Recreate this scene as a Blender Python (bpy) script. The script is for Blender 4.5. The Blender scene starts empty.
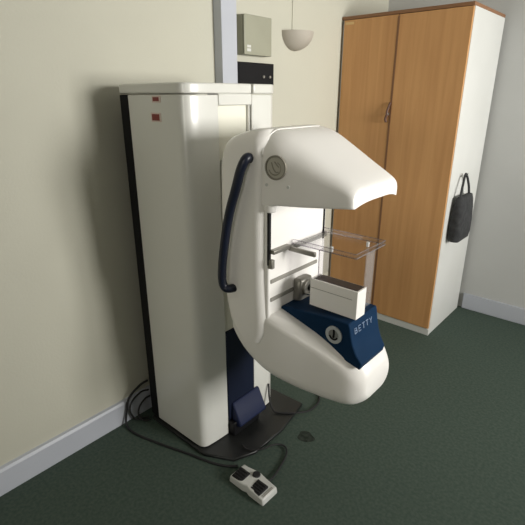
import bpy, bmesh, math, random
from mathutils import Vector, Matrix
random.seed(4)
S = bpy.context.scene
COL = S.collection
PI = math.pi

# ------------------------------------------------------------------ materials
def mat(name, color, rough=.5, metal=0., spec=.5, coat=0.):
    m = bpy.data.materials.new(name); m.use_nodes = True
    b = m.node_tree.nodes['Principled BSDF']
    b.inputs['Base Color'].default_value = (*color, 1)
    b.inputs['Roughness'].default_value = rough
    b.inputs['Metallic'].default_value = metal
    b.inputs['Specular IOR Level'].default_value = spec
    b.inputs['Coat Weight'].default_value = coat
    b.inputs['Coat Roughness'].default_value = .1
    return m

def noisy(m, c1, c2, scale=(1, 1, 1), nscale=6., detail=4., lo=.35, hi=.65, bump=0., bscale=200., dist=.002):
    """colour varied by object-space noise, optional fine bump"""
    t = m.node_tree; n = t.nodes; l = t.links; b = n['Principled BSDF']
    tc = n.new('ShaderNodeTexCoord'); mp = n.new('ShaderNodeMapping')
    mp.inputs['Scale'].default_value = scale
    l.new(tc.outputs['Object'], mp.inputs['Vector'])
    no = n.new('ShaderNodeTexNoise'); no.inputs['Scale'].default_value = nscale; no.inputs['Detail'].default_value = detail
    l.new(mp.outputs['Vector'], no.inputs['Vector'])
    r = n.new('ShaderNodeValToRGB')
    r.color_ramp.elements[0].position = lo; r.color_ramp.elements[0].color = (*c1, 1)
    r.color_ramp.elements[1].position = hi; r.color_ramp.elements[1].color = (*c2, 1)
    l.new(no.outputs['Fac'], r.inputs['Fac']); l.new(r.outputs['Color'], b.inputs['Base Color'])
    if bump:
        bn = n.new('ShaderNodeTexNoise'); bn.inputs['Scale'].default_value = bscale; bn.inputs['Detail'].default_value = 3
        l.new(tc.outputs['Object'], bn.inputs['Vector'])
        bp = n.new('ShaderNodeBump'); bp.inputs['Strength'].default_value = bump; bp.inputs['Distance'].default_value = dist
        l.new(bn.outputs['Fac'], bp.inputs['Height']); l.new(bp.outputs['Normal'], b.inputs['Normal'])
    return m

def clear(name, tint=(.97, .98, .97), gloss=.12, frost=0.):
    m = bpy.data.materials.new(name); m.use_nodes = True
    t = m.node_tree; n = t.nodes; l = t.links; n.remove(n['Principled BSDF'])
    tr = n.new('ShaderNodeBsdfTransparent'); tr.inputs['Color'].default_value = (*tint, 1)
    gl = n.new('ShaderNodeBsdfGlossy'); gl.inputs['Roughness'].default_value = .06
    lw = n.new('ShaderNodeLayerWeight'); lw.inputs['Blend'].default_value = .5
    pw = n.new('ShaderNodeMath'); pw.operation = 'POWER'; pw.inputs[1].default_value = 5; l.new(lw.outputs['Facing'], pw.inputs[0])
    fr = n.new('ShaderNodeMath'); fr.operation = 'MULTIPLY'; fr.inputs[1].default_value = .6; l.new(pw.outputs[0], fr.inputs[0])
    ad = n.new('ShaderNodeMath'); ad.operation = 'ADD'; ad.inputs[1].default_value = gloss
    mx = n.new('ShaderNodeMixShader'); l.new(fr.outputs[0], ad.inputs[0]); l.new(ad.outputs[0], mx.inputs['Fac'])
    l.new(tr.outputs[0], mx.inputs[1]); l.new(gl.outputs[0], mx.inputs[2])
    out = mx
    if frost:
        df = n.new('ShaderNodeBsdfDiffuse'); df.inputs['Color'].default_value = (.8, .8, .8, 1)
        m2 = n.new('ShaderNodeMixShader'); m2.inputs['Fac'].default_value = frost
        l.new(mx.outputs[0], m2.inputs[1]); l.new(df.outputs[0], m2.inputs[2]); out = m2
    l.new(out.outputs[0], n['Material Output'].inputs['Surface'])
    return m

M = {}
M['wall'] = noisy(mat('cream_wall_paint', (.66, .62, .5), .75), (.485, .475, .395), (.515, .505, .42), nscale=1.2, bump=.25, bscale=90, dist=.003)
M['backwall'] = noisy(mat('grey_wall_paint', (.6, .6, .58), .75), (.47, .475, .46), (.50, .505, .49), nscale=1.5, bump=.2, bscale=90, dist=.003)
M['ceil'] = mat('ceiling_paint', (.6, .6, .57), .8)
M['trim'] = noisy(mat('cool_white_gloss_paint', (.64, .66, .78), .4), (.45, .47, .52), (.48, .50, .55), nscale=3)
M['carpet'] = noisy(mat('dark_green_carpet', (.03, .05, .04), .95, spec=.1), (.055, .080, .066), (.078, .102, .083), nscale=70, detail=6, bump=.5, bscale=420, dist=.004)
# wood
def wood():
    m = mat('beech_veneer', (.4, .22, .09), .42, spec=.35)
    t = m.node_tree; n = t.nodes; l = t.links; b = n['Principled BSDF']
    tc = n.new('ShaderNodeTexCoord'); mp = n.new('ShaderNodeMapping'); mp.inputs['Scale'].default_value = (28, 28, 1.4)
    l.new(tc.outputs['Object'], mp.inputs['Vector'])
    a = n.new('ShaderNodeTexNoise'); a.inputs['Scale'].default_value = 1.0; a.inputs['Detail'].default_value = 6; a.inputs['Distortion'].default_value = .5
    l.new(mp.outputs['Vector'], a.inputs['Vector'])
    mp2 = n.new('ShaderNodeMapping'); mp2.inputs['Scale'].default_value = (4, 4, .5); l.new(tc.outputs['Object'], mp2.inputs['Vector'])
    c = n.new('ShaderNodeTexNoise'); c.inputs['Scale'].default_value = 1.; c.inputs['Detail'].default_value = 2
    l.new(mp2.outputs['Vector'], c.inputs['Vector'])
    ad = n.new('ShaderNodeMath'); ad.operation = 'ADD'; l.new(a.outputs['Fac'], ad.inputs[0]); l.new(c.outputs['Fac'], ad.inputs[1])
    hf = n.new('ShaderNodeMath'); hf.operation = 'MULTIPLY'; hf.inputs[1].default_value = .5; l.new(ad.outputs[0], hf.inputs[0])
    r = n.new('ShaderNodeValToRGB')
    r.color_ramp.elements[0].position = .33; r.color_ramp.elements[0].color = (.44, .22, .083, 1)
    r.color_ramp.elements[1].position = .68; r.color_ramp.elements[1].color = (.60, .33, .138, 1)
    l.new(hf.outputs[0], r.inputs['Fac']); l.new(r.outputs['Color'], b.inputs['Base Color'])
    return m
M['wood'] = wood()
M['woodedge'] = mat('brown_edging', (.22, .105, .045), .5)
M['lam'] = noisy(mat('white_laminate', (.72, .72, .68), .4), (.58, .585, .56), (.62, .625, .60), nscale=2)
M['enamel'] = noisy(mat('white_enamel', (.72, .72, .68), .3, coat=.15), (.65, .65, .605), (.68, .68, .64), nscale=1.2)
M['shell'] = noisy(mat('white_moulded_plastic', (.8, .78, .74), .36, coat=.1), (.85, .83, .795), (.87, .85, .815), nscale=2)
M['cream'] = mat('cream_plastic', (.76, .75, .65), .5)
M['navy'] = noisy(mat('navy_plastic', (.012, .025, .075), .6, spec=.08), (.004, .021, .055), (.006, .026, .066), nscale=4)
M['navyfoot'] = mat('navy_foot_plastic', (.010, .016, .050), .5, spec=.25)
M['navyside'] = mat('dark_navy_plastic', (.006, .010, .026), .5, spec=.3)
M['navytube'] = mat('navy_rubber_tube', (.004, .007, .019), .4)
M['black'] = mat('black_plastic', (.005, .005, .006), .55, spec=.25)
M['rubber'] = mat('black_rubber', (.010, .010, .011), .7)
M['slot'] = mat('dark_slot', (.007, .007, .008), .7, spec=.2)
M['steel'] = noisy(mat('dark_grey_steel_plate', (.03, .032, .032), .42, .3), (.014, .015, .015), (.022, .023, .023), nscale=8)
M['greymetal'] = mat('grey_metal', (.27, .26, .23), .4, .7)
M['railgrey'] = mat('grey_rail', (.26, .25, .22), .5)
M['boxgrey'] = noisy(mat('grey_green_box_paint', (.42, .43, .36), .4), (.295, .295, .225), (.32, .32, .245), nscale=5)
M['plaster'] = mat('unglazed_plaster', (.42, .385, .33), .8)
M['discgrey'] = mat('grey_badge', (.42, .40, .34), .45)
M['discdark'] = mat('dark_badge_mark', (.24, .225, .185), .5)
M['badge'] = mat('silver_badge', (.44, .46, .47), .4)
M['badgeface'] = mat('mid_grey_badge_face', (.20, .205, .20), .45)
M['letter'] = mat('pale_lettering', (.22, .29, .42), .5)
M['red'] = mat('red_sticker', (.20, .022, .016), .5)
M['stickerwhite'] = mat('pale_sticker_edge', (.62, .50, .45), .5)
M['brown'] = mat('dark_brown_insert', (.035, .022, .016), .5)
M['acrylic'] = clear('clear_acrylic', (.97, .965, .975), .07)
M['acryliclip'] = clear('clear_acrylic_edge', (.72, .70, .74), .14, .08)
M['frost'] = clear('hazy_acrylic', (.93, .93, .93), .04, .10)
M['glass'] = clear('window_glass', (1, 1, 1), 0)
M['chrome'] = mat('chrome', (.75, .74, .72), .2, 1.)
M['keys'] = mat('dark_key_bunch', (.10, .045, .03), .5)
M['bag'] = noisy(mat('charcoal_bag_cloth', (.02, .021, .022), .9), (.016, .017, .018), (.035, .036, .038), nscale=30, bump=.4, bscale=200)
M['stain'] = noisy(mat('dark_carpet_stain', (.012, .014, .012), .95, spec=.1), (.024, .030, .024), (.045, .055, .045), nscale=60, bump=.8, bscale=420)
M['brass'] = mat('tarnished_brass', (.62, .43, .20), .45, .2)
M['upvc'] = mat('white_window_frame', (.78, .78, .78), .4)

# ------------------------------------------------------------------ helpers
def link(name, bm, m, parent=None, smooth=None, bevel=0, seg=2):
    me = bpy.data.meshes.new(name)
    bmesh.ops.recalc_face_normals(bm, faces=bm.faces)
    if parent is not None:
        off = Vector((0, 0, 0)); p = parent
        while p is not None: off += p.location; p = p.parent
        bmesh.ops.translate(bm, verts=bm.verts, vec=-off)
    bm.to_mesh(me); bm.free()
    o = bpy.data.objects.new(name, me); COL.objects.link(o)
    if m is not None: me.materials.append(m)
    if parent is not None: o.parent = parent
    if bevel:
        b = o.modifiers.new('bevel', 'BEVEL'); b.width = bevel; b.segments = seg; b.limit_method = 'ANGLE'; b.angle_limit = math.radians(40)
        smooth = 40 if smooth is None else smooth
    if smooth:
        for p in me.polygons: p.use_smooth = True
        if smooth < 170: me.set_sharp_from_angle(angle=math.radians(smooth))
    return o

def tag(o, label, cat, group=None):
    o['label'] = label; o['category'] = cat
    if group: o['group'] = group
    return o
def struct(name, bm, m, **k):
    o = link(name, bm, m, **k); o['kind'] = 'structure'; return o
def thing(name, loc, label, cat, group=None):
    o = bpy.data.objects.new(name, None); COL.objects.link(o); o.location = loc; o.empty_display_size = .1
    return tag(o, label, cat, group)

def box(bm, x0, x1, y0, y1, z0, z1):
    v = [bm.verts.new((x, y, z)) for x in (x0, x1) for y in (y0, y1) for z in (z0, z1)]
    for f in ((0, 1, 3, 2), (4, 6, 7, 5), (0, 4, 5, 1), (2, 3, 7, 6), (0, 2, 6, 4), (1, 5, 7, 3)):
        bm.faces.new([v[i] for i in f])
    return v
def BX(*a):
    bm = bmesh.new(); box(bm, *a); return bm
def prism_z(bm, pts, z0, z1):
    a = [bm.verts.new((x, y, z0)) for x, y in pts]; b = [bm.verts.new((x, y, z1)) for x, y in pts]
    n = len(pts)
    bm.faces.new(a[::-1]); bm.faces.new(b)
    for i in range(n): bm.faces.new((a[i], a[(i+1) % n], b[(i+1) % n], b[i]))
    return a, b
def catmull(pts, sub=8, closed=False):
    P = [Vector(p) for p in pts]; n = len(P); out = []
    rng = range(n if closed else n-1)
    for i in rng:
        if closed: p0, p1, p2, p3 = P[(i-1) % n], P[i], P[(i+1) % n], P[(i+2) % n]
        else:
            p1, p2 = P[i], P[i+1]; p0 = P[i-1] if i else 2*p1-p2; p3 = P[i+2] if i+2 < n else 2*p2-p1
        for k in range(sub):
            t = k/sub
            out.append(.5*((2*p1)+(p2-p0)*t+(2*p0-5*p1+4*p2-p3)*t*t+(3*p1-p0-3*p2+p3)*t**3))
    if not closed: out.append(P[-1])
    return out
def tube(bm, pts, r, seg=10, sub=8, smooth=True):
    P = catmull(pts, sub) if smooth else [Vector(p) for p in pts]
    rings = []; up = Vector((0.13, .31, .94)).normalized()
    for i, p in enumerate(P):
        t = (P[min(i+1, len(P)-1)]-P[max(i-1, 0)]).normalized()
        a = t.cross(up)
        if a.length < .05: a = t.cross(Vector((1, 0, 0)))
        a.normalize(); b = a.cross(t).normalized()
        rr = r[i*(len(r)-1)//max(1, len(P)-1)] if isinstance(r, (list, tuple)) else r
        rings.append([bm.verts.new(p+(a*math.cos(2*PI*k/seg)+b*math.sin(2*PI*k/seg))*rr) for k in range(seg)])
        up = b
    for q, w in zip(rings, rings[1:]):
        for k in range(seg): bm.faces.new((q[k], q[(k+1) % seg], w[(k+1) % seg], w[k]))
    bm.faces.new(rings[0][::-1]); bm.faces.new(rings[-1])
def cyl(bm, c, axis, r, h, seg=32, r2=None):
    """solid disc/cone from c along axis"""
    a = Vector(axis).normalized(); u = a.orthogonal().normalized(); w = a.cross(u); c = Vector(c); r2 = r if r2 is None else r2
    A = [bm.verts.new(c+(u*math.cos(2*PI*k/seg)+w*math.sin(2*PI*k/seg))*r) for k in range(seg)]
    B = [bm.verts.new(c+a*h+(u*math.cos(2*PI*k/seg)+w*math.sin(2*PI*k/seg))*r2) for k in range(seg)]
    bm.faces.new(A[::-1]); bm.faces.new(B)
    for k in range(seg): bm.faces.new((A[k], A[(k+1) % seg], B[(k+1) % seg], B[k]))
def ring(bm, c, axis, ro, ri, h, seg=36):
    a = Vector(axis).normalized(); u = a.orthogonal().normalized(); w = a.cross(u); c = Vector(c)
    L = []
    for (r, d) in ((ro, 0), (ro, h), (ri, h), (ri, 0)):
        L.append([bm.verts.new(c+a*d+(u*math.cos(2*PI*k/seg)+w*math.sin(2*PI*k/seg))*r) for k in range(seg)])
    for i in range(4):
        q, p = L[i], L[(i+1) % 4]
        for k in range(seg): bm.faces.new((q[k], q[(k+1) % seg], p[(k+1) % seg], p[k]))
def rrect(w0, w1, z0, z1, rb, rt, n=7):
    """rounded rectangle in (y,z); rt/rb = (ry,rz) top and bottom corner radii"""
    pts = []
    for (cy, cz, sy, sz, rr, a0) in ((w1, z0, -1, 1, rb, -90), (w1, z1, -1, -1, rt, 0), (w0, z1, 1, -1, rt, 90), (w0, z0, 1, 1, rb, 180)):
        ry, rz = rr; cx_, cz_ = cy+sy*ry, cz+sz*rz
        for k in range(n):
            a = math.radians(a0+90*k/(n-1)); pts.append((cx_+ry*math.cos(a), cz_+rz*math.sin(a)))
    return pts
def loft(bm, rings, cap=True):
    R = [[bm.verts.new(p) for p in r] for r in rings]; n = len(R[0])
    for a, b in zip(R, R[1:]):
        for k in range(n): bm.faces.new((a[k], a[(k+1) % n], b[(k+1) % n], b[k]))
    if cap: bm.faces.new(R[0][::-1]); bm.faces.new(R[-1])
    return R
def lerp_tab(tab, x):
    if x <= tab[0][0]: return tab[0][1]
    for (a, va), (b, vb) in zip(tab, tab[1:]):
        if x <= b: return va+(vb-va)*(x-a)/(b-a)
    return tab[-1][1]
def smooth_tab(tab, x, h=.02):
    return sum(lerp_tab(tab, x+d*h) for d in (-1, -.5, 0, .5, 1))/5
# ------------------------------------------------------------------ room
RX, RY0, RY1, RZ = 4.6, -3.6, 3.64, 2.7
WT = .12
struct('floor', BX(-WT, RX+WT, RY0-WT, RY1+WT, -.1, 0), M['carpet'])
struct('ceiling', BX(-WT, RX+WT, RY0-WT, RY1+WT, RZ, RZ+.1), M['ceil'])
struct('wall_left', BX(-WT, 0, RY0-WT, RY1+WT, 0, RZ), M['wall'])
struct('wall_back', BX(0, RX, RY1, RY1+WT, 0, RZ), M['backwall'])
VX0, VX1, VZ0, VZ1 = 1.9, 3.3, .95, 2.15
bm = bmesh.new()
box(bm, 0, VX0, RY0-WT, RY0, 0, RZ); box(bm, VX1, RX, RY0-WT, RY0, 0, RZ); box(bm, VX0, VX1, RY0-WT, RY0, 0, VZ0); box(bm, VX0, VX1, RY0-WT, RY0, VZ1, RZ)
struct('wall_front', bm, M['wall'])
bm = bmesh.new()
for a in ((VX0, VX0+.05, VZ0, VZ1), (VX1-.05, VX1, VZ0, VZ1), (VX0+.05, VX1-.05, VZ0, VZ0+.05), (VX0+.05, VX1-.05, VZ1-.05, VZ1), ((VX0+VX1)/2-.03, (VX0+VX1)/2+.03, VZ0+.05, VZ1-.05)):
    box(bm, a[0], a[1], RY0-.09, RY0-.03, a[2], a[3])
fill_win = struct('added_fill_window', bm, M['upvc'])  # unseen window, added behind the camera to brighten the machine's shaded faces
link('glass_pane', BX(VX0+.05, VX1-.05, RY0-.063, RY0-.057, VZ0+.05, VZ1-.05), M['glass'], fill_win)
link('window_sill', BX(VX0-.04, VX1+.04, RY0-.03, RY0+.06, VZ0-.03, VZ0), M['upvc'], fill_win, bevel=.005)
WY0, WY1, WZ0, WZ1 = 1.70, 2.85, 1.15, 2.4
bm = bmesh.new()
box(bm, RX, RX+WT, RY0-WT, WY0, 0, RZ); box(bm, RX, RX+WT, WY1, RY1+WT, 0, RZ)
box(bm, RX, RX+WT, WY0, WY1, 0, WZ0); box(bm, RX, RX+WT, WY0, WY1, WZ1, RZ)
struct('wall_right', bm, M['wall'])
bm = bmesh.new()
for a in ((WY0, WY0+.05, WZ0, WZ1), (WY1-.05, WY1, WZ0, WZ1), (WY0+.05, WY1-.05, WZ0, WZ0+.05), (WY0+.05, WY1-.05, WZ1-.05, WZ1), ((WY0+WY1)/2-.03, (WY0+WY1)/2+.03, WZ0+.05, WZ1-.05)):
    box(bm, RX+.03, RX+.09, *a)
win = struct('window_1', bm, M['upvc'])
link('glass_pane', BX(RX+.055, RX+.061, WY0+.05, WY1-.05, WZ0+.05, WZ1-.05), M['glass'], win)
link('window_sill', BX(RX-.06, RX+.03, WY0-.04, WY1+.04, WZ0-.03, WZ0), M['upvc'], win, bevel=.005)
def skirting(name, pts_fn):
    struct(name, pts_fn, M['trim'])
def skirt_bm(y0, y1):
    bm = bmesh.new(); pr = [(0, 0), (.020, 0), (.020, .115), (.014, .128), (0, .132)]
    a = [bm.verts.new((x, y0, z)) for x, z in pr]; b = [bm.verts.new((x, y1, z)) for x, z in pr]
    n = len(pr); bm.faces.new(a); bm.faces.new(b[::-1])
    for i in range(n): bm.faces.new((a[i], b[i], b[(i+1) % n], a[(i+1) % n]))
    return bm
struct('baseboard_left', skirt_bm(RY0, 2.968), M['trim'])
struct('baseboard_back', BX(.90, RX-.02, RY1-.02, RY1, 0, .13), M['trim'], bevel=.004)
struct('baseboard_right', BX(RX-.02, RX, RY0, RY1-.02, 0, .13), M['trim'], bevel=.004)
# vertical white trunking on the left wall behind the machine
struct('trim_1', BX(0, .059, 1.768, 1.878, .132, RZ), M['trim'], bevel=.003)

# ------------------------------------------------------------------ mammography machine
ROOT = thing('mammography_machine', (.29, 1.385, 0), 'tall white mammography machine with curved white arm, navy handle and navy tray', 'medical machine')
R = ROOT
def part(name, bm, m, parent=None, **k): return link(name, bm, m, parent or R, **k)
CY = 1.385
# base plate
bm = bmesh.new(); prism_z(bm, [(.10, 1.115), (.52, 1.115), (.655, 1.185), (.70, 1.29), (.70, 1.50), (.655, 1.74), (.10, 1.72)], .0, .018)
part('base_plate', bm, M['steel'], bevel=.005)
# dark rear frame
part('rear_frame', BX(.078, .150, 1.134, 1.625, .018, 1.652), M['slot'], bevel=.004)
# column cover : plan with a front slot
SL0, SL1 = 1.292, 1.487
plan = [(.145, 1.130), (.455, 1.130), (.478, 1.133), (.494, 1.142), (.504, 1.160), (.509, 1.20), (.513, 1.25), (.515, SL0), (.455, SL0), (.455, SL1), (.515, SL1),
        (.515, 1.56), (.513, 1.61), (.506, 1.632), (.49, 1.645), (.46, 1.648), (.145, 1.648)]
bm = bmesh.new(); prism_z(bm, plan, .022, 1.652)
colc = part('column_cover', bm, M['enamel'], bevel=.004, smooth=35)
# cap
plan2 = [(.090, 1.127), (.457, 1.127), (.480, 1.130), (.497, 1.140), (.508, 1.159), (.513, 1.20), (.517, 1.25), (.519, SL0), (.519, 1.482), (.470, 1.482), (.470, 1.494), (.519, 1.494), (.519, 1.56), (.517, 1.612), (.509, 1.635), (.492, 1.649), (.461, 1.652), (.090, 1.652)]
bm = bmesh.new(); a, b = prism_z(bm, plan2, 1.656, 1.694)
part('top_cap', bm, M['enamel'], bevel=.008, seg=3, smooth=35)
# header over the slot and strip beside it
part('slot_header', BX(.45, .518, SL0+.001, SL1-.004, 1.612, 1.656), M['enamel'], bevel=.004)
part('slot_panel', BX(.455, .500, SL0+.002, 1.466, .60, 1.612), M['cream'], bevel=.002)
part('slot_strip', BX(.455, .512, 1.469, 1.476, .60, 1.612), M['enamel'], bevel=.002)
# navy lower cover and sloped foot
part('lower_cover', BX(.455, .518, SL0+.002, 1.486, .10, .60), M['navyside'], bevel=.006)
bm = bmesh.new()
pr = [(.517, .070), (.570, .070), (.580, .082), (.575, .098), (.530, .190), (.517, .198)]
a = [bm.verts.new((x, 1.315, z)) for x, z in pr]; b = [bm.verts.new((x, 1.512, z)) for x, z in pr]
bm.faces.new(a); bm.faces.new(b[::-1])
for i in range(6): bm.faces.new((a[i], b[i], b[(i+1) % 6], a[(i+1) % 6]))
part('foot_cover', bm, M['navyfoot'], bevel=.006)
part('pedestal', BX(.46, .552, SL0+.002, 1.486, .018, .0985), M['black'], bevel=.006)
# red stickers on the side
for (x0, x1, z0, z1) in ((.318, .356, 1.628, 1.643), (.305, .352, 1.556, 1.580)):
    s = part('warning_sticker', BX(x0-.006, x1+.010, 1.1285, 1.131, z0-.005, z1+.005), M['stickerwhite'])
    s['label'] = 'small red warning sticker with pale edge'
    part('red_field', BX(x0, x1, 1.1276, 1.1284, z0, z1), M['red'], s)
# --- arm housing
REAR = [(.725, .715), (.76, .677), (.80, .660), (.86, .646), (.95, .632), (1.08, .628), (1.30, .630), (1.40, .633), (1.455, .645), (1.494, .668), (1.518, .700), (1.534, .748), (1.542, .80)]
FRONT = [(.725, .845), (.76, .862), (.80, .868), (.86, .864), (1.0, .858), (1.2, .858), (1.35, .862), (1.50, .862), (1.53, .852), (1.542, .835)]
zs = [.728, .735, .745, .76, .78, .80, .83, .86, .90, .95, 1.0, 1.05, 1.10, 1.15, 1.20, 1.25, 1.30, 1.35, 1.40, 1.43, 1.455, 1.475, 1.49, 1.503, 1.514, 1.522, 1.529, 1.534, 1.538, 1.5405, 1.5415]
rings = []
for z in zs:
    xr, xf = smooth_tab(REAR, z, .008), smooth_tab(FRONT, z, .008)
    u = max(0, (z-1.485)/.058); ins = .060*(1-math.sqrt(max(0, 1-u*u)))
    r_ = min(.048, (xf-xr)*.45)
    rings.append([(x, y, z) for x, y in rrect(xr, xf, 1.158+ins, 1.572-ins, (r_, r_), (r_, r_), 10)])
bm = bmesh.new(); loft(bm, rings)
hous = part('arm_housing', bm, M['shell'], smooth=60)
# carriage between slot and housing
part('arm_carriage', BX(.49, .69, 1.305, 1.465, .86, 1.40), M['enamel'], bevel=.01)
# front panel with guide slots and rails
bm = bmesh.new()
fp = part('front_panel', BX(.845, .8685, 1.181, 1.553, .79, 1.30), M['shell'], bevel=.008, seg=4)
for (y, z0, z1) in ((1.187, 1.062, 1.285), (1.536, 1.085, 1.285)):
    part('guide_slot', BX(.862, .8705, y-.006, y+.006, z0, z1), M['slot'], fp)
for (y0, y1, z) in ((1.193, 1.495, .994), (1.193, 1.335, .919)):
    part('grey_rail', BX(.862, .873, y0, y1, z-.008, z+.008), M['railgrey'], fp, bevel=.002)
part('slider_block', BX(.862, .885, 1.181, 1.199, 1.050, 1.085), M['greymetal'], fp, bevel=.003)
# adjusting gear
gear = part('adjuster', BX(.866, .905, 1.335, 1.42, .865, .965), M['greymetal'], bevel=.012)
bm = bmesh.new(); cyl(bm, (.903, 1.378, .925), (1, 0, 0), .032, .014, 24); part('dial', bm, M['greymetal'], gear, bevel=.002)
bm = bmesh.new(); cyl(bm, (.917, 1.382, .925), (1, 0, 0), .014, .012, 20); part('knob', bm, M['black'], gear, bevel=.002)
bm = bmesh.new(); tube(bm, [(.905, 1.37, .90), (.945, 1.37, .905), (.975, 1.36, .915)], .007); part('lever', bm, M['chrome'], gear, smooth=180)
# --- head cover
TOP = [(.80, 1.541), (.85, 1.541), (.90, 1.527), (.95, 1.502), (1.0, 1.474), (1.06, 1.442), (1.12, 1.411), (1.165, 1.388), (1.19, 1.372)]
BOT = [(.82, 1.30), (.845, 1.283), (.87, 1.281), (.90, 1.291), (1.0, 1.297), (1.1, 1.303), (1.19, 1.309)]
HW = [(.82, .216), (.90, .212), (1.0, .193), (1.1, .172), (1.19, .156)]
xs = [.835, .84, .848, .86, .875, .89, .91, .93, .95, .975, 1.0, 1.03, 1.06, 1.09, 1.12, 1.145, 1.165, 1.178, 1.184, 1.187]
rings = []
for i, x in enumerate(xs):
    zt, zb, w = smooth_tab(TOP, x), smooth_tab(BOT, x, .01), smooth_tab(HW, x)
    ins = {0: .010, 1: .004, 17: .001, 18: .004, 19: .008}.get(i, 0)
    zt -= ins; w -= ins*.7
    f = min(1, max(0, (x-.86)/.3))
    rt = (.095-.035*f, (.085 if f < .3 else .085-.07*(f-.3)))
    rt = (rt[0], min(rt[1], (zt-zb)*.62))
    ring_ = rrect(CY-w, CY+w, zb, zt, (.010, .010), rt, 8)
    ring_ += [(CY-w+.010+(2*w-.020)*j/16, zb) for j in range(1, 16)]
    fa = max(0, (x-1.02)/.165)
    out = []
    for (y, z) in ring_:
        if z < zb+.02:
            k = abs(y-CY)/w
            z += .021*fa*max(0, 1-k**3)          # hollowed front lip
        out.append((x-.013*fa*((y-CY)/w)**2, y, z))
    rings.append(out)
bm = bmesh.new(); loft(bm, rings)
head = part('head_cover', bm, M['shell'], smooth=50)
rim = [Vector(p) for p in rings[2]]
near = [i for i, p in enumerate(rim) if p.z > 1.30]
near.sort(key=lambda i: math.atan2(rim[i].z-1.36, -(rim[i].y-CY)))
near = [i for i in near if rim[i].y < CY+.12]
bm = bmesh.new(); tube(bm, [rim[i] for i in near], .0032, 8, 3)
part('cover_rim', bm, M['shell'], head, smooth=180)
# badge and screws on the head
AX = (.12, -1, 0)
def on_head(x, z, d=.0):
    w = smooth_tab(HW, x); return Vector((x, CY-w-d, z))
bm = bmesh.new(); cyl(bm, on_head(.905, 1.423, -.004), AX, .036, .008, 40)
bd = part('round_badge', bm, M['discgrey'], head, bevel=.002)
bm = bmesh.new(); ring(bm, on_head(.905, 1.423, -.003), AX, .041, .036, .009); 
tube(bm, [on_head(.905+.026*math.cos(a)*(1-.25*i/8), 1.423+.026*math.sin(a)*(1-.25*i/8), .003) for i, a in enumerate([math.radians(q) for q in range(200, 425, 28)])], .0028, 6, 3)
tube(bm, [on_head(.890, 1.440, .003), on_head(.897, 1.42, .003), on_head(.908, 1.408, .003), on_head(.918, 1.41, .003)], .003, 6, 3)
tube(bm, [on_head(.902, 1.443, .003), on_head(.912, 1.432, .003), on_head(.92, 1.425, .003)], .0028, 6, 3)
part('badge_mark', bm, M['discdark'], head, smooth=50)
for (x, z) in ((.868, 1.362), (.952, 1.362)):
    bm = bmesh.new(); cyl(bm, on_head(x, z, -.003), AX, .0055, .006, 16); part('screw_cap', bm, M['lam'], head)
bm = bmesh.new(); cyl(bm, (.868, 1.192, 1.262), (0, 0, 1), .022, .03, 24); part('slot_collar', bm, M['shell'], head, bevel=.006)
# --- grab handle
hp = [(.800, 1.168, 1.445), (.804, 1.145, 1.450), (.800, 1.134, 1.440), (.785, 1.128, 1.405), (.765, 1.126, 1.345), (.737, 1.124, 1.268), (.717, 1.124, 1.20), (.697, 1.124, 1.11), (.684, 1.124, 1.03), (.680, 1.125, .975), (.684, 1.130, .945), (.698, 1.140, .935), (.712, 1.168, .936)]
bm = bmesh.new(); tube(bm, hp, .017, 14, 6); part('grab_handle', bm, M['navytube'], smooth=180)
# --- lower body
ZT = [(.66, .80), (.70, .84), (.80, .862), (.87, .860), (1.03, .812), (1.17, .768), (1.24, .742), (1.27, .730), (1.30, .715)]
ZB = [(.66, .735), (.69, .685), (.715, .655), (.76, .620), (.82, .589), (.90, .562), (1.0, .540), (1.10, .533), (1.18, .536), (1.25, .543), (1.30, .55)]
LW = [(.66, .205), (.72, .215), (.86, .212), (.95, .190), (1.03, .168), (1.17, .140), (1.25, .126), (1.29, .118), (1.32, .108)]
RT = [(.66, .03), (.85, .035), (1.0, .055), (1.17, .085), (1.30, .09)]
xs = [.668, .672, .68, .692, .71, .735, .765, .80, .84, .88, .92, .96, 1.0, 1.04, 1.08, 1.12, 1.14, 1.165, 1.185, 1.20, 1.213, 1.223, 1.231, 1.237, 1.241, 1.2435, 1.245]
rings = []
for i, x in enumerate(xs):
    zt, zb, w = smooth_tab(ZT, x, .015), smooth_tab(ZB, x, .02), smooth_tab(LW, x)
    s = 0
    if x > 1.165:
        u = (x-1.165)/(1.246-1.165); s = 1-math.sqrt(max(0, 1-u*u))
    if x < .69:
        u = (.69-x)/.024; s = .25*(1-math.sqrt(max(0, 1-u*u)))
    zc = (zt*.5+zb*.5) if x < 1 else zb*.5+zt*.5
    zt = zc+(zt-zc)*(1-s*.55); zb = zc+(zb-zc)*(1-s*.55); w *= (1-.36*s)
    h = zt-zb; rt = smooth_tab(RT, x)
    rings.append([(x, y, z) for y, z in rrect(CY-w, CY+w, zb, zt, (min(.065, w*.6), min(.070, h*.42)), (min(rt*.8, w*.7), min(rt, h*.5)), 8)])
bm = bmesh.new(); loft(bm, rings)
low = part('lower_body', bm, M['shell'], smooth=60)
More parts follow.
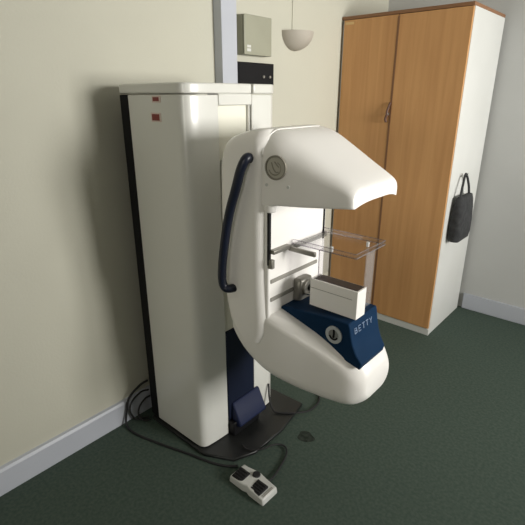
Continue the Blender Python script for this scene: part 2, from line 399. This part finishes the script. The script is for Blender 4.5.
# --- navy tray
pr = [(.858, .840), (.860, .866), (.90, .876), (1.00, .884), (1.08, .890), (1.150, .8935), (1.172, .8935), (1.178, .875), (1.184, .845), (1.194, .81), (1.209, .780), (1.232, .752), (1.225, .725), (1.10, .76), (.95, .81)]
def tray_y(x, z):                     # narrower at the low front edge
    k = max(0, (x-1.17)/.08); return 1.262+.006*k, 1.468-.030*k
bm = bmesh.new()
A = [bm.verts.new((x, tray_y(x, z)[0], z)) for x, z in pr]; B = [bm.verts.new((x, tray_y(x, z)[1], z)) for x, z in pr]
N = len(pr); bm.faces.new(A); bm.faces.new(B[::-1])
for i in range(N): bm.faces.new((A[i], B[i], B[(i+1) % N], A[(i+1) % N]))
tray = part('object_tray', bm, M['navy'], bevel=.004, smooth=30); tray['label'] = 'navy plastic tray on the lower arm'
# badge on tray side
c = Vector((1.115, 1.2605, .832))
bm = bmesh.new(); ring(bm, c+Vector((0, .002, 0)), (0, -1, 0), .034, .021, .005); 
bd = part('round_badge', bm, M['badge'], tray)
bm = bmesh.new(); cyl(bm, c+Vector((0, .002, 0)), (0, -1, 0), .0215, .0035, 32); part('badge_face', bm, M['badgeface'], tray)
def cc(dx, dz): return c+Vector((dx, -.002, dz))
bm = bmesh.new()
tube(bm, [cc(0, .022), cc(.001, .005), cc(0, -.010)], .0042, 8, 4)
tube(bm, [cc(-.017, -.006), cc(-.010, -.015), cc(0, -.018), cc(.010, -.015), cc(.016, -.008)], .0035, 8, 4)
part('badge_mark', bm, M['slot'], tray, smooth=60)
# lettering on the tray front : strokes on the concave face
def front_pt(y, z):
    for (x0, z0), (x1, z1) in zip(pr[6:12], pr[7:13]):
        if z <= z0 and z >= z1: return Vector((x0+(x1-x0)*(z-z0)/(z1-z0)+.0012, y, z))
    return Vector((1.18, y, z))
GL = {'B': [[(0, 0), (0, 1), (.8, .9), (.8, .6), (0, .52), (.9, .42), (.9, .1), (0, 0)]],
      'E': [[(.9, 0), (0, 0), (0, 1), (.9, 1)], [(0, .52), (.7, .52)]],
      'T': [[(.5, 0), (.5, 1)], [(0, 1), (1, 1)]],
      'Y': [[(.5, 0), (.5, .5), (0, 1)], [(.5, .5), (1, 1)]]}
bm = bmesh.new(); y0 = 1.290
for ch in 'BETTY':
    for st in GL[ch]: tube(bm, [front_pt(y0+u*.017, .848+v*.020) for u, v in st], .0018, 6, smooth=False)
    y0 += .027
part('lettering', bm, M['letter'], tray)
# --- compression paddle : clear acrylic tray
PX0, PX1, PY0, PY1, PZ = .868, 1.148, 1.325, 1.540, 1.113
pad = part('compression_paddle', BX(PX0, PX1, PY0, PY1, PZ, PZ+.004), M['acrylic'])
bm = bmesh.new()
for a in ((PX0, PX1, PY0, PY0+.004, PZ+.004, PZ+.018), (PX0, PX1, PY1-.004, PY1, PZ+.004, PZ+.018), (PX1-.004, PX1, PY0+.004, PY1-.004, PZ+.004, PZ+.018)):
    box(bm, *a)
part('paddle_wall', bm, M['acrylic'], pad)
bm = bmesh.new()
tube(bm, [(PX0, PY0, PZ+.002), (PX1, PY0, PZ+.002), (PX1, PY1, PZ+.002), (PX0, PY1, PZ+.002)], .0028, 6, smooth=False)
part('paddle_edge', bm, M['acryliclip'], pad)
bm = bmesh.new(); tube(bm, [(PX0+.004, PY0-.001, PZ+.018), (PX1-.002, PY0-.001, PZ+.018), (PX1, PY1, PZ+.018), (PX0+.004, PY1, PZ+.018)], .0018, 6, smooth=False)
part('paddle_rim', bm, M['acryliclip'], pad)
bm = bmesh.new(); box(bm, .867, .890, 1.188, 1.29, 1.106, 1.122); box(bm, .867, .884, 1.29, 1.545, 1.096, 1.1125)
part('paddle_mount', bm, M['greymetal'], pad, bevel=.003)
bm = bmesh.new(); box(bm, .880, 1.0, 1.285, 1.297, 1.096, 1.114)
part('paddle_arm', bm, M['greymetal'], pad, bevel=.003)
for (x, y) in ((1.04, 1.334), (1.112, 1.47)):
    bm = bmesh.new(); cyl(bm, (x, y, PZ+.004), (0, 0, 1), .006, .018, 14); part('paddle_stud', bm, M['lam'], pad)
# clear uprights between paddle and tray
part('clear_upright', BX(.986, .990, 1.335, 1.40, 1.006, 1.1125), M['acrylic'])
bm = bmesh.new(); tube(bm, [(.988, 1.333, 1.006), (.988, 1.333, 1.1125)], .0022, 6, smooth=False); part('upright_edge', bm, M['acryliclip'])
part('clear_shield', BX(1.142, 1.147, 1.405, 1.466, .8932, 1.1125), M['frost'])

for ch in ROOT.children:
    L_ = {'grab_handle': 'navy tubular grab handle', 'base_plate': 'dark steel base plate', 'rear_frame': 'black rear frame', 'lower_cover': 'dark navy lower cover',
          'foot_cover': 'sloped navy foot cover', 'compression_paddle': 'clear acrylic paddle', 'clear_shield': 'clear upright shield', 'slot_panel': 'cream slot panel',
          'trailing_cable': 'thin black trailing cable', 'adjuster': 'grey metal adjuster with dial'}.get(ch.name.split('.')[0])
    if L_: ch['label'] = L_
# ------------------------------------------------------------------ white box on the tray
bxr = thing('cassette_box', (1.075, 1.328, .895), 'white narrow box with dark brown open top standing on the navy tray', 'box')
bm = bmesh.new()
x0, x1, y0, y1, z0, z1 = .975, 1.176, 1.302, 1.364, .896, 1.004
box(bm, x0, x1, y0, y0+.006, z0, z1); box(bm, x0, x1, y1-.006, y1, z0, z1)
box(bm, x0, x0+.006, y0+.006, y1-.006, z0, z1); box(bm, x1-.006, x1, y0+.006, y1-.006, z0, z1); box(bm, x0+.006, x1-.006, y0+.006, y1-.006, z0, z0+.006)
link('box_shell', bm, M['shell'], bxr)
link('dark_insert', BX(x0+.018, x1-.006, y0+.008, y1-.003, z1-.02, z1+.0012), M['brown'], bxr)
link('seam_band', BX(x0-.001, x1-.02, y0-.0008, y0+.002, z1-.036, z1-.034), M['railgrey'], bxr)

# ------------------------------------------------------------------ foot switch
fs = thing('foot_switch', (.822, 1.137, 0), 'white twin-pedal foot switch with black pads lying on the green carpet', 'foot switch')
rot = Matrix.Rotation(math.radians(-1), 4, 'Z')
def FP(name, bm, m, **k):
    bmesh.ops.transform(bm, matrix=Matrix.Translation((.822, 1.137, 0)) @ rot, verts=bm.verts); return link(name, bm, m, fs, **k)
bm = bmesh.new()
L, Wd = .104, .050
pl = [(-L, -Wd), (-.02, -Wd), (0, -Wd+.006), (.02, -Wd), (L, -Wd), (L, Wd), (.03, Wd), (0, Wd), (-.03, Wd), (-L, Wd)]
a = [bm.verts.new((x, y, .0)) for x, y in pl]; b = [bm.verts.new((x*.96, y*.94, .034 if abs(x) > .025 else .042)) for x, y in pl]
n = len(pl); bm.faces.new(a[::-1]); bm.faces.new(b)
for i in range(n): bm.faces.new((a[i], a[(i+1) % n], b[(i+1) % n], b[i]))
FP('switch_body', bm, M['lam'], bevel=.006)
for x in (-.062, .046):
    bm = bmesh.new(); box(bm, x-.030, x+.030, -.043, .017, .030, .046)
    for v in bm.verts:
        if v.co.z > .04 and v.co.y < 0: v.co.z -= .008
    for k in range(4): box(bm, x-.026, x+.026, -.036+k*.013, -.030+k*.013, .036, .0435+k*.0022)
    FP('pedal', bm, M['rubber'], bevel=.002)
bm = bmesh.new(); cyl(bm, (-.006, .030, .030), (0, 0, 1), .021, .020, 28, .018); FP('button', bm, M['rubber'], bevel=.003)
bm = bmesh.new()
for k in range(2):
    box(bm, .083+k*.007, .0855+k*.007, -.035, .03, .031, .0365)
FP('printed_lines', bm, M['railgrey'])
bm = bmesh.new(); tube(bm, [(.865, 1.178, .020), (.862, 1.23, .012), (.845, 1.30, .008), (.822, 1.375, .008), (.79, 1.415, .010), (.755, 1.405, .016), (.735, 1.36, .026), (.715, 1.31, .026), (.66, 1.27, .026), (.63, 1.27, .03)], .0045)
link('switch_cable', bm, M['rubber'], fs, smooth=180)

# ------------------------------------------------------------------ cables
def cable(name, pts, r, label):
    bm = bmesh.new(); tube(bm, pts, r, 10, 8); return tag(link(name, bm, M['rubber'], smooth=180), label, 'cable')
cable('power_cable', [(.040, 1.150, .20), (.040, 1.10, .195), (.036, 1.03, .150), (.032, 1.012, .08), (.05, .99, .012), (.14, .985, .0065), (.30, 1.025, .0065), (.46, 1.075, .0065), (.57, 1.105, .0065), (.64, 1.135, .0065), (.69, 1.175, .0065)], .006,
      'long black cable running across the carpet from behind the column towards the foot switch')
cable('earth_cable', [(.04, 1.150, .14), (.040, 1.10, .150), (.040, 1.04, .12), (.034, 1.03, .06), (.05, 1.05, .010), (.078, 1.095, .0065), (.088, 1.106, .010)], .005,
      'short black cable looped against the white skirting beside the column')
cable('data_cable', [(.045, 1.152, .10), (.045, 1.12, .10), (.05, 1.075, .07), (.065, 1.06, .03), (.09, 1.075, .0075), (.11, 1.105, .0075)], .005,
      'innermost short black cable hanging lowest behind the column corner')
bm = bmesh.new(); tube(bm, [(.52, 1.60, .16), (.545, 1.58, .08), (.585, 1.57, .030), (.635, 1.60, .0245), (.69, 1.66, .020), (.715, 1.74, .0065), (.70, 1.84, .0065), (.62, 1.90, .0065), (.45, 1.92, .0065)], .005)
part('trailing_cable', bm, M['rubber'], smooth=180)
# stain on the carpet
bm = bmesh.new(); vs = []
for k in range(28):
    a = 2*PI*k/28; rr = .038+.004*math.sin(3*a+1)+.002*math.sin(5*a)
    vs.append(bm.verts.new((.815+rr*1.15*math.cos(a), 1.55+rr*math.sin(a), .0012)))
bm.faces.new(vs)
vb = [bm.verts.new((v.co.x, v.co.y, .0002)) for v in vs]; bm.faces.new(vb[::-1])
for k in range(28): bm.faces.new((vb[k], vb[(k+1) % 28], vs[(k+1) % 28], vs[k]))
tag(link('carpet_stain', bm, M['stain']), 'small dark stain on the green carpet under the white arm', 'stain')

# ------------------------------------------------------------------ wardrobe
WX0, WX1, WY, WD, WH = .003, .874, 2.992, 3.60, 2.150
wr = thing('wardrobe', ((WX0+WX1)/2, (WY+WD)/2, 0), 'tall beech two-door wardrobe with white sides in the far corner', 'wardrobe')
bm = bmesh.new()
box(bm, WX0, WX0+.020, WY+.004, WD, 0, WH-.02); box(bm, WX1-.020, WX1, WY+.004, WD, 0, WH-.02); box(bm, WX0+.020, WX1-.020, WD-.012, WD, .05, WH-.02)
box(bm, WX0+.020, WX1-.020, WY+.02, WD-.012, .055, .075)
link('carcass', bm, M['lam'], wr, bevel=.001)
link('plinth', BX(WX0, WX1+.004, WY-.012, WY+.004, 0, .052), M['lam'], wr, bevel=.003)
link('top_board', BX(WX0, WX1, WY-.016, WD, WH-.02, WH), M['woodedge'], wr, bevel=.002)
SPL = .422
for (x0, x1, side) in ((WX0+.020, SPL-.0025, 'l'), (SPL+.0025, WX1-.002, 'r')):
    d = link('door', BX(x0, x1, WY-.018, WY+.002, .056, WH-.023), M['wood'], wr, bevel=.002)
    ex = x1-.0015 if side == 'l' else x0
    link('door_edge_strip', BX(ex-.004, ex+.004, WY-.0195, WY-.012, .06, WH-.03), M['woodedge'], d)
    if side == 'l':
        bm = bmesh.new(); cyl(bm, (SPL-.015, WY-.018, 1.530), (0, -1, 0), .012, .006, 20); link('lock', bm, M['chrome'], d)
        link('name_plate', BX(x0+.010, x0+.075, WY-.0205, WY-.017, WH-.052, WH-.036), M['brass'], d)
ky = thing('key_bunch', (SPL-.015, WY-.026, 1.53), 'small bunch of keys hanging from the wardrobe door lock', 'keys')
bm = bmesh.new(); ring(bm, (SPL-.015, WY-.0325, 1.53), (0, -1, 0), .010, .003, .004, 20); box(bm, SPL-.018, SPL-.012, WY-.034, WY-.0245, 1.527, 1.533); link('key_bow', bm, M['chrome'], ky)
bm = bmesh.new(); tube(bm, [(SPL-.015, WY-.036, 1.522), (SPL-.018, WY-.034, 1.545), (SPL-.012, WY-.028, 1.575), (SPL-.004, WY-.024, 1.605)], .0075, 8, 5)
tube(bm, [(SPL-.015, WY-.036, 1.525), (SPL-.024, WY-.036, 1.50), (SPL-.017, WY-.034, 1.478)], .009, 8, 5); link('key_fob', bm, M['keys'], ky, smooth=180)

# ------------------------------------------------------------------ things on the left wall
eb = thing('electrical_box', (.03, 2.075, 1.96), 'grey-green metal electrical box on the wall above the black unit', 'electrical box')
link('box_body', BX(.0005, .046, 1.935, 2.160, 1.855, 2.050), M['boxgrey'], eb, bevel=.003)
link('box_door', BX(.0475, .058, 1.935, 2.160, 1.855, 2.050), M['boxgrey'], eb, bevel=.004)
bm = bmesh.new(); box(bm, .0575, .0588, 1.955, 1.985, 1.872, 1.886); box(bm, .0575, .0588, 1.955, 1.985, 1.891, 1.903)
lb = link('paper_label', bm, M['ceil'], eb)
bu = thing('black_control_unit', (.03, 2.09, 1.75), 'flat black control unit on the wall below the grey-green box', 'control unit')
link('unit_case', BX(.0, .040, 1.895, 2.203, 1.690, 1.820), M['black'], bu, bevel=.004)
link('face_plate', BX(.040, .044, 1.905, 2.193, 1.700, 1.810), M['slot'], bu, bevel=.002)
for y in (2.105, 2.160):
    bm = bmesh.new(); cyl(bm, (.044, y, 1.748), (1, 0, 0), .007, .006, 16); link('indicator', bm, M['railgrey'], bu)
# plaster wall light : half bowl, flat rim, on a surface conduit
wl = thing('wall_light', (0, 2.45, 1.96), 'half-bowl plaster uplighter on the wall beside the wardrobe', 'wall light')
cyy, zt, rw, rd, rh = 2.440, 2.010, .120, .12, .105
bm = bmesh.new(); rings = []
nth = 24
for (s, inner) in ((0, 0), (1, 1)):
    pass
def bowl(sc, top):
    R_ = []
    for j in range(11):
        t = j/10*PI/2
        row = []
        for k in range(nth+1):
            a = -PI/2+PI*k/nth
            row.append((.001+rd*sc*math.cos(t)*math.cos(a), cyy+rw*sc*math.cos(t)*math.sin(a), top-rh*sc*math.sin(t)))
        R_.append(row)
    return R_
outer = [[bm.verts.new(p) for p in r] for r in bowl(1, zt)]; inner = [[bm.verts.new(p) for p in r] for r in bowl(.93, zt)]
for G in (outer, inner):
    for a, b in zip(G[:-1], G[1:]):
        for k in range(nth): bm.faces.new((a[k], a[k+1], b[k+1], b[k]))
for k in range(nth): bm.faces.new((outer[0][k], outer[0][k+1], inner[0][k+1], inner[0][k]))
for G0, G1 in ((outer, inner),):
    for e in (0, nth):
        for j in range(10): bm.faces.new((G0[j][e], G0[j+1][e], G1[j+1][e], G1[j][e]))
bmesh.ops.remove_doubles(bm, verts=bm.verts, dist=.0003)
link('bowl', bm, M['plaster'], wl, smooth=60)
bm = bmesh.new(); cyl(bm, (.03, cyy, 1.94), (0, 0, 1), .018, .05, 16); link('lamp_holder', bm, M['lam'], wl)
link('conduit', BX(.0, .006, cyy-.024, cyy-.012, zt-.02, RZ), M['wall'], wl, bevel=.002)

# ------------------------------------------------------------------ bag hanging on the wardrobe side
bx0 = WX1+.004
bg = thing('shoulder_bag', (bx0+.04, 3.19, .70), 'charcoal cloth bag hanging on the white side of the wardrobe', 'bag')
bm = bmesh.new(); rings = []
for (z, w, d) in ((.700, .10, .024), (.706, .125, .034), (.75, .135, .040), (.83, .135, .039), (.92, .130, .034), (.98, .122, .026), (1.01, .115, .018), (1.015, .10, .012)):
    rings.append([(bx0+.041+q[1], 3.19+q[0], z) for q in rrect(-w, w, -d, d, (d*.8, d*.8), (d*.8, d*.8), 5)])
loft(bm, rings); link('bag_body', bm, M['bag'], bg, smooth=60)
bm = bmesh.new(); tube(bm, [(bx0+.04, 3.10, 1.005), (bx0+.035, 3.13, 1.08), (bx0+.026, 3.19, 1.155), (bx0+.035, 3.25, 1.08), (bx0+.04, 3.28, 1.005)], .008, 8, 6); link('strap', bm, M['bag'], bg, smooth=180)
hk = thing('wall_hook', (bx0, 3.19, 1.14), 'small metal hook on the white wardrobe side carrying the charcoal bag', 'hook')
bm = bmesh.new(); tube(bm, [(WX1+.002, 3.19, 1.142), (WX1+.030, 3.19, 1.138), (WX1+.042, 3.19, 1.160)], .004, 8, 4); cyl(bm, (WX1+.0005, 3.19, 1.142), (1, 0, 0), .014, .005, 16); link('hook_body', bm, M['chrome'], hk)

# ------------------------------------------------------------------ light
w = bpy.data.worlds.new('sky'); S.world = w; w.use_nodes = True
bgk = w.node_tree.nodes['Background']; bgk.inputs['Color'].default_value = (.80, .90, 1, 1); bgk.inputs['Strength'].default_value = 1.0
def area(name, loc, rot, sx, sy, e, col, spread=180):
    l = bpy.data.lights.new(name, 'AREA'); l.shape = 'RECTANGLE'; l.size = sx; l.size_y = sy; l.energy = e; l.color = col; l.spread = math.radians(spread)
    o = bpy.data.objects.new(name, l); COL.objects.link(o); o.location = loc; o.rotation_euler = rot; return o
# daylight entering the window in the right-hand wall
area('window_daylight', (RX+.16, (WY0+WY1)/2, (WZ0+WZ1)/2), (0, PI/2, 0), WZ1-WZ0, WY1-WY0, 76, (1, .975, .93), 100)
area('added_fill_light', ((VX0+VX1)/2, RY0-.16, (VZ0+VZ1)/2), (PI/2, 0, 0), VX1-VX0, VZ1-VZ0, 21, (1, .93, .80), 120)  # added weak warm fill from behind the camera, lifts the shaded sides

# ------------------------------------------------------------------ camera
cd = bpy.data.cameras.new('camera'); cd.sensor_width = 36; cd.lens = 450/525*36; cd.clip_start = .05
cam = bpy.data.objects.new('camera', cd); COL.objects.link(cam)
cam.location = (1.8666, 0, 1.65)
cam.rotation_euler = (math.radians(90-20.4), 0, math.radians(41))
S.camera = cam
S.cycles.transparent_max_bounces = 32
S.view_settings.view_transform = 'Standard'; S.view_settings.look = 'None'; S.view_settings.gamma = 1; S.view_settings.use_curve_mapping = False
S.view_settings.exposure = 0.22
